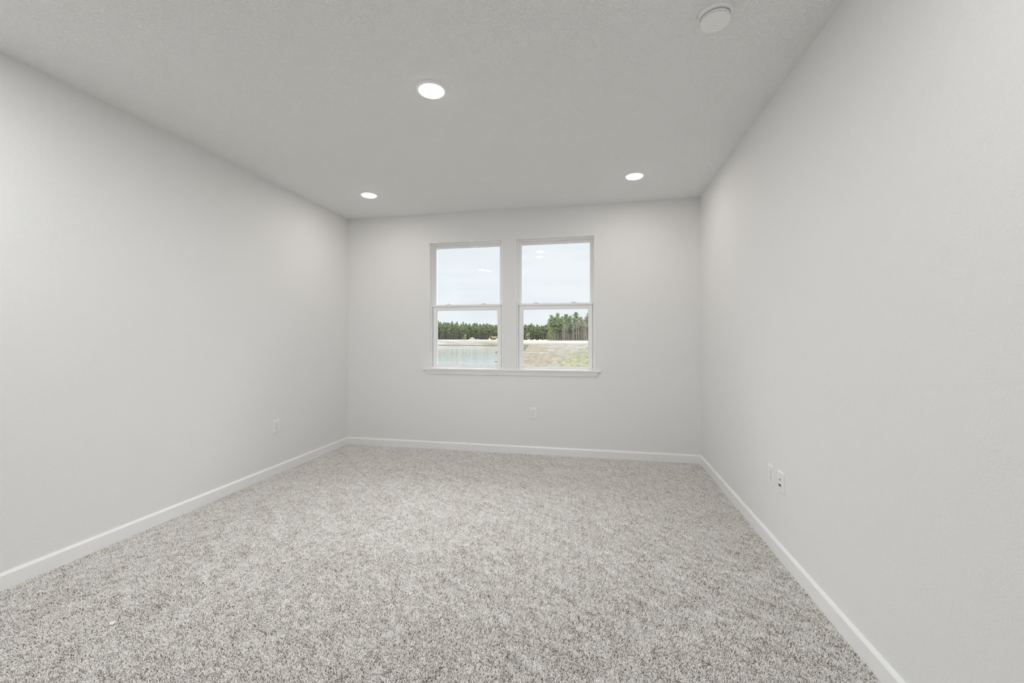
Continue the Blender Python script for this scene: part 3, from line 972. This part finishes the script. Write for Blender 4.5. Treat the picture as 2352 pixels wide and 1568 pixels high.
brush('forest_undergrowth', -335, 155, 487, 500, 22000, 12.5, 1.2, M['brush'], 'dark undergrowth filling the distant pine forest', 5)

# nearer wood at the right: tall pines and bare grey trees
near_src = [pine_tree('tall_pine_tree', np.random.default_rng(200 + i), 24.0, 0.34, 3.9, 60, 55, 0.38, M['pine_near'], M['bark'], 0.30) for i in range(4)]
used2 = set()
NEAR = [(1274, 348, 0.80), (1288, 350, 0.78), (1306, 354, 0.80), (1281, 352, 1.0), (1300, 356, 0.93), (1310, 362, 0.90), (1323, 350, 0.99), (1352, 346, 0.97), (1271, 366, 0.86), (1291, 372, 0.90), (1334, 374, 0.87),
        (1362, 352, 0.95), (1376, 360, 0.98), (1392, 350, 0.93), (1408, 362, 1.0), (1426, 354, 0.95), (1445, 360, 0.97), (1466, 352, 1.0), (1490, 358, 0.93), (1515, 352, 0.97), (1545, 360, 1.0)]
for i, (u, y, s_) in enumerate(NEAR):
    x, y = at(u, y)
    place(near_src[i % 4], used2, x, y, (R.uniform(0.9, 1.15), s_), R.uniform(0, 6.28),
          'tall pine with open green crown in the wood right of the pond', 'tree', 'tall pines of the right wood')
edge = pine_tree('tall_pine_tree', np.random.default_rng(301), 21.0, 0.30, 4.3, 55, 50, 0.36, M['pine_near'], M['bark'], 0.28)
x, y = at(1266.5, 345)
edge.location = (x, y, gz(x, y) - 0.1)
tag(edge, 'leafy green tree standing alone at the left edge of the right wood', 'tree')
bare_src = [bare_tree('bare_tree', np.random.default_rng(400 + i), 19.0, 0.26, M['bark_pale'], M['twig']) for i in range(4)]
used3 = set()
k = 0
for u in np.arange(1268, 1358, 2.6):
    uu = u + R.uniform(-0.9, 0.9); yy = 340 + R.uniform(0, 16)
    x, y = at(uu, yy)
    s_ = float(np.interp(uu, [1262, 1280, 1310, 1340, 1358], [0.40, 0.62, 0.92, 1.04, 1.0])) * R.uniform(0.65, 1.08)
    place(bare_src[k % 4], used3, x, y, (R.uniform(0.8, 1.1), s_), R.uniform(0, 6.28),
          'leafless pale grey tree along the front of the right wood', 'tree', 'bare trees of the right wood')
    k += 1
for u in np.arange(1362, 1540, 7.0):
    x, y = at(u + R.uniform(-2, 2), 342 + R.uniform(0, 14))
    place(bare_src[k % 4], used3, x, y, R.uniform(0.8, 1.05), R.uniform(0, 6.28),
          'leafless pale grey tree along the front of the right wood', 'tree', 'bare trees of the right wood')
    k += 1
x0 = at(1262, 372)[0]; x1 = at(1545, 372)[0]
brush('wood_undergrowth', x0, x1, 362, 384, 9000, 14.5, 0.95, M['brush'], 'dark undergrowth behind the bare trees of the right wood', 8)
def shrub(px, y, h, wd, label, seed):
    r_ = np.random.default_rng(seed)
    cs = [(r_.normal(0, wd * 0.22), r_.normal(0, wd * 0.22), h * r_.uniform(0.15, 0.8)) for _ in range(14)]
    V, F = leaf_cloud(r_, cs, [(wd * 0.28, wd * 0.28, h * 0.2)] * 14, 22, 0.35)
    root = empty('shrub')
    x, y = at(px, y)
    root.location = (x, y, gz(x, y))
    link_mesh('foliage', mesh_from('foliage', V, F, M['olive']), None, root)
    mb = MB()
    for _ in range(5):
        a = r_.uniform(0, 6.28)
        mb.prism((0, 0, -0.2), (math.cos(a) * wd * 0.2, math.sin(a) * wd * 0.2, h * 0.6), 0.07, 0.03, 5)
    mb.obj('stem', M['bark'], root)
    return tag(root, label, 'shrub')
shrub(1069, 430, 6.2, 3.6, 'pale olive bush standing before the dark pine forest', 11)
shrub(1262, 343, 6.5, 4.2, 'yellow green bush at the foot of the right wood', 12)
shrub(1212, 452, 9.0, 5.0, 'olive bush before the pines in the right window', 13)

# ------------------------------------------------------------------ mounds, truck and stakes
def mound(name, px, y, wd, dp_, h, mat, label, seed, cat='mound'):
    r_ = np.random.default_rng(seed)
    n, m_ = 20, 7
    mb = MB(); bm = mb.bm
    rings = []
    for j in range(m_):
        t_ = j / (m_ - 1)
        z = h * (0.5 + 0.5 * math.cos(PI * t_)) * 1.0
        rings.append([bm.verts.new((wd / 2 * t_ * math.cos(2 * PI * i / n) * (1 + r_.uniform(-.09, .09)), dp_ / 2 * t_ * math.sin(2 * PI * i / n) * (1 + r_.uniform(-.09, .09)),
                                    z + r_.uniform(-0.04, 0.04) * h - (0.4 if j == m_ - 1 else 0))) for i in range(n)] if j else [bm.verts.new((0, 0, h))])
    for A, B in zip(rings, rings[1:]):
        for i in range(n):
            q = (i + 1) % n
            if len(A) == 1: bm.faces.new((A[0], B[i], B[q]))
            else: bm.faces.new((A[i], B[i], B[q], A[q]))
    x, y = at(px, y)
    o = mb.obj(name, mat, smooth=True)
    o.location = (x, y, gz(x, y))
    return tag(o, label, cat)
mound('gravel_mound', 1084.5, 344, 7.0, 6, 2.1, M['grey_mound'], 'pointed pale grey gravel mound on the sand bank left of the truck', 1)
mound('soil_mound', 1125, 340, 3.4, 4, 1.25, M['beige_mound'], 'small beige soil mound just left of the yellow truck', 2)
mound('rubble_mound', 1143, 338, 4.6, 4, 1.1, M['white_mound'], 'pale rubble heap at the right end of the truck', 3)
for i, (px, yy, wd, h) in enumerate(((1201, 344, 5, 0.85), (1214, 350, 4.5, 0.8), (1227.5, 346, 4, 1.0), (1241, 350, 4.5, 0.85), (1253, 356, 6, 0.7))):
    mound('sand_mound', px, yy, wd, 4, h, M['sand_mound'],
          ['low yellow sand mound at the left edge of the right window', 'low yellow sand mound second from the left in the right window',
           'taller yellow sand mound midway between window edge and right wood', 'low yellow sand mound second from the right wood',
           'long low sand mound next to the right wood'][i], 10 + i)
    bpy.context.view_layer.update()
for o in [o for o in COL.objects if o.name.startswith('sand_mound')]: o['group'] = 'sand mounds before the far pines'
x, y = at(1097, 342)
mb = MB().box((-0.9, -0.5, -0.1), (0.9, 0.5, 0.5), 0.15, 2)
o = mb.obj('blue_tarp', M['blue']); o.location = (x, y, gz(x, y))
tag(o, 'small blue tarp heap on the sand bank between mound and truck', 'tarp')

tk = empty('dump_truck')
x, y = at(1132.5, 342)
tk.location = (x, y, gz(x, y)); tk.rotation_euler = (0, 0, math.atan2(-x, y))
tag(tk, 'small yellow dump truck parked on the far sand bank', 'truck')
mb = MB()
mb.extrude_profile([(-0.9, 1.25), (2.9, 1.25), (3.6, 2.75), (-1.6, 2.75), (-1.5, 2.1)], [((0, -1.1, 0), (1, 0, 0), (0, 0, 1)), ((0, 1.1, 0), (1, 0, 0), (0, 0, 1))])
mb.obj('dump_bed', M['truck_yellow'], tk)
mb = MB().box((-2.6, -1.0, 0.8), (-1.7, 1.0, 2.6), 0.08); mb.obj('cab', M['truck_dark'], tk)
mb = MB().box((-3.1, -1.05, 2.62), (-1.4, 1.05, 2.9), 0.05); mb.obj('cab_roof', M['truck_yellow'], tk)
mb = MB().box((-3.6, -0.9, 0.8), (-2.6, 0.9, 1.7), 0.12); mb.obj('hood', M['truck_yellow'], tk)
mb = MB().box((-3.4, -0.6, 0.65), (3.0, 0.6, 1.0)); mb.obj('chassis', M['truck_dark'], tk)
for wx in (-2.9, 0.6, 2.2):
    for wy in (-0.95, 0.95):
        mb = MB().lathe([(0.0, -0.25), (0.30, -0.25), (0.62, -0.22), (0.66, 0.0), (0.62, 0.22), (0.30, 0.25), (0.0, 0.25)], 18, center=(wx, wy, 0.62), axis='Y')
        mb.obj('wheel', M['truck_dark'], tk)

def survey_stake(px, y, h, label, flag, hw=0.045):
    root = empty('survey_stake')
    x, y = at(px, y)
    zb = max(gz(x, y), WATER - 0.4)
    root.location = (x, y, zb)
    if flag: h = EYE - 1.46 - zb
    mb = MB()
    mb.box((-hw, -hw * 0.5, -0.15), (hw, hw * 0.5, h), 0.006)
    mb.obj('post', M['stake'], root)
    if flag:
        mb = MB().box((-hw * 1.25, -hw * 0.8, h - 0.13), (hw * 1.25, hw * 0.8, h - 0.03), 0.006)
        mb.obj('flagging_tape', M['flag'], root)
    return tag(root, label, 'stake', 'survey stakes')
survey_stake(1060, 28.0, 0.6, 'wooden stake with pink tape standing at the near edge of the pond', True, 0.034)
survey_stake(1310.5, 80, 0.75, 'tall pale stake on the bare slope right of centre', False, 0.03)
survey_stake(1289.5, 118, 0.75, 'shorter pale stake near the foot of the right wood', False, 0.03)
x, y = at(1141.5, 38.6)
mb = MB()
mb.prism((-0.26, 0, 0.01), (0.24, 0.05, 0.025), 0.025, 0.014, 7); mb.prism((-0.05, 0.015, 0.015), (0.13, -0.11, 0.04), 0.011, 0.006, 5)
o = mb.obj('floating_branch', M['wet']); o.location = (x, y, WATER)
tag(o, 'dark branch lying on the water at the right of the left window', 'branch')
x, y = at(1140, 65)
mb = MB().lathe([(0.0, -0.15), (0.17, -0.15), (0.14, 0.04), (0.08, 0.14), (0.0, 0.17)], 10)
o = mb.obj('stump', M['wet']); o.location = (x, y, WATER)
tag(o, 'dark stump poking out of the pond near the window edge', 'stump')
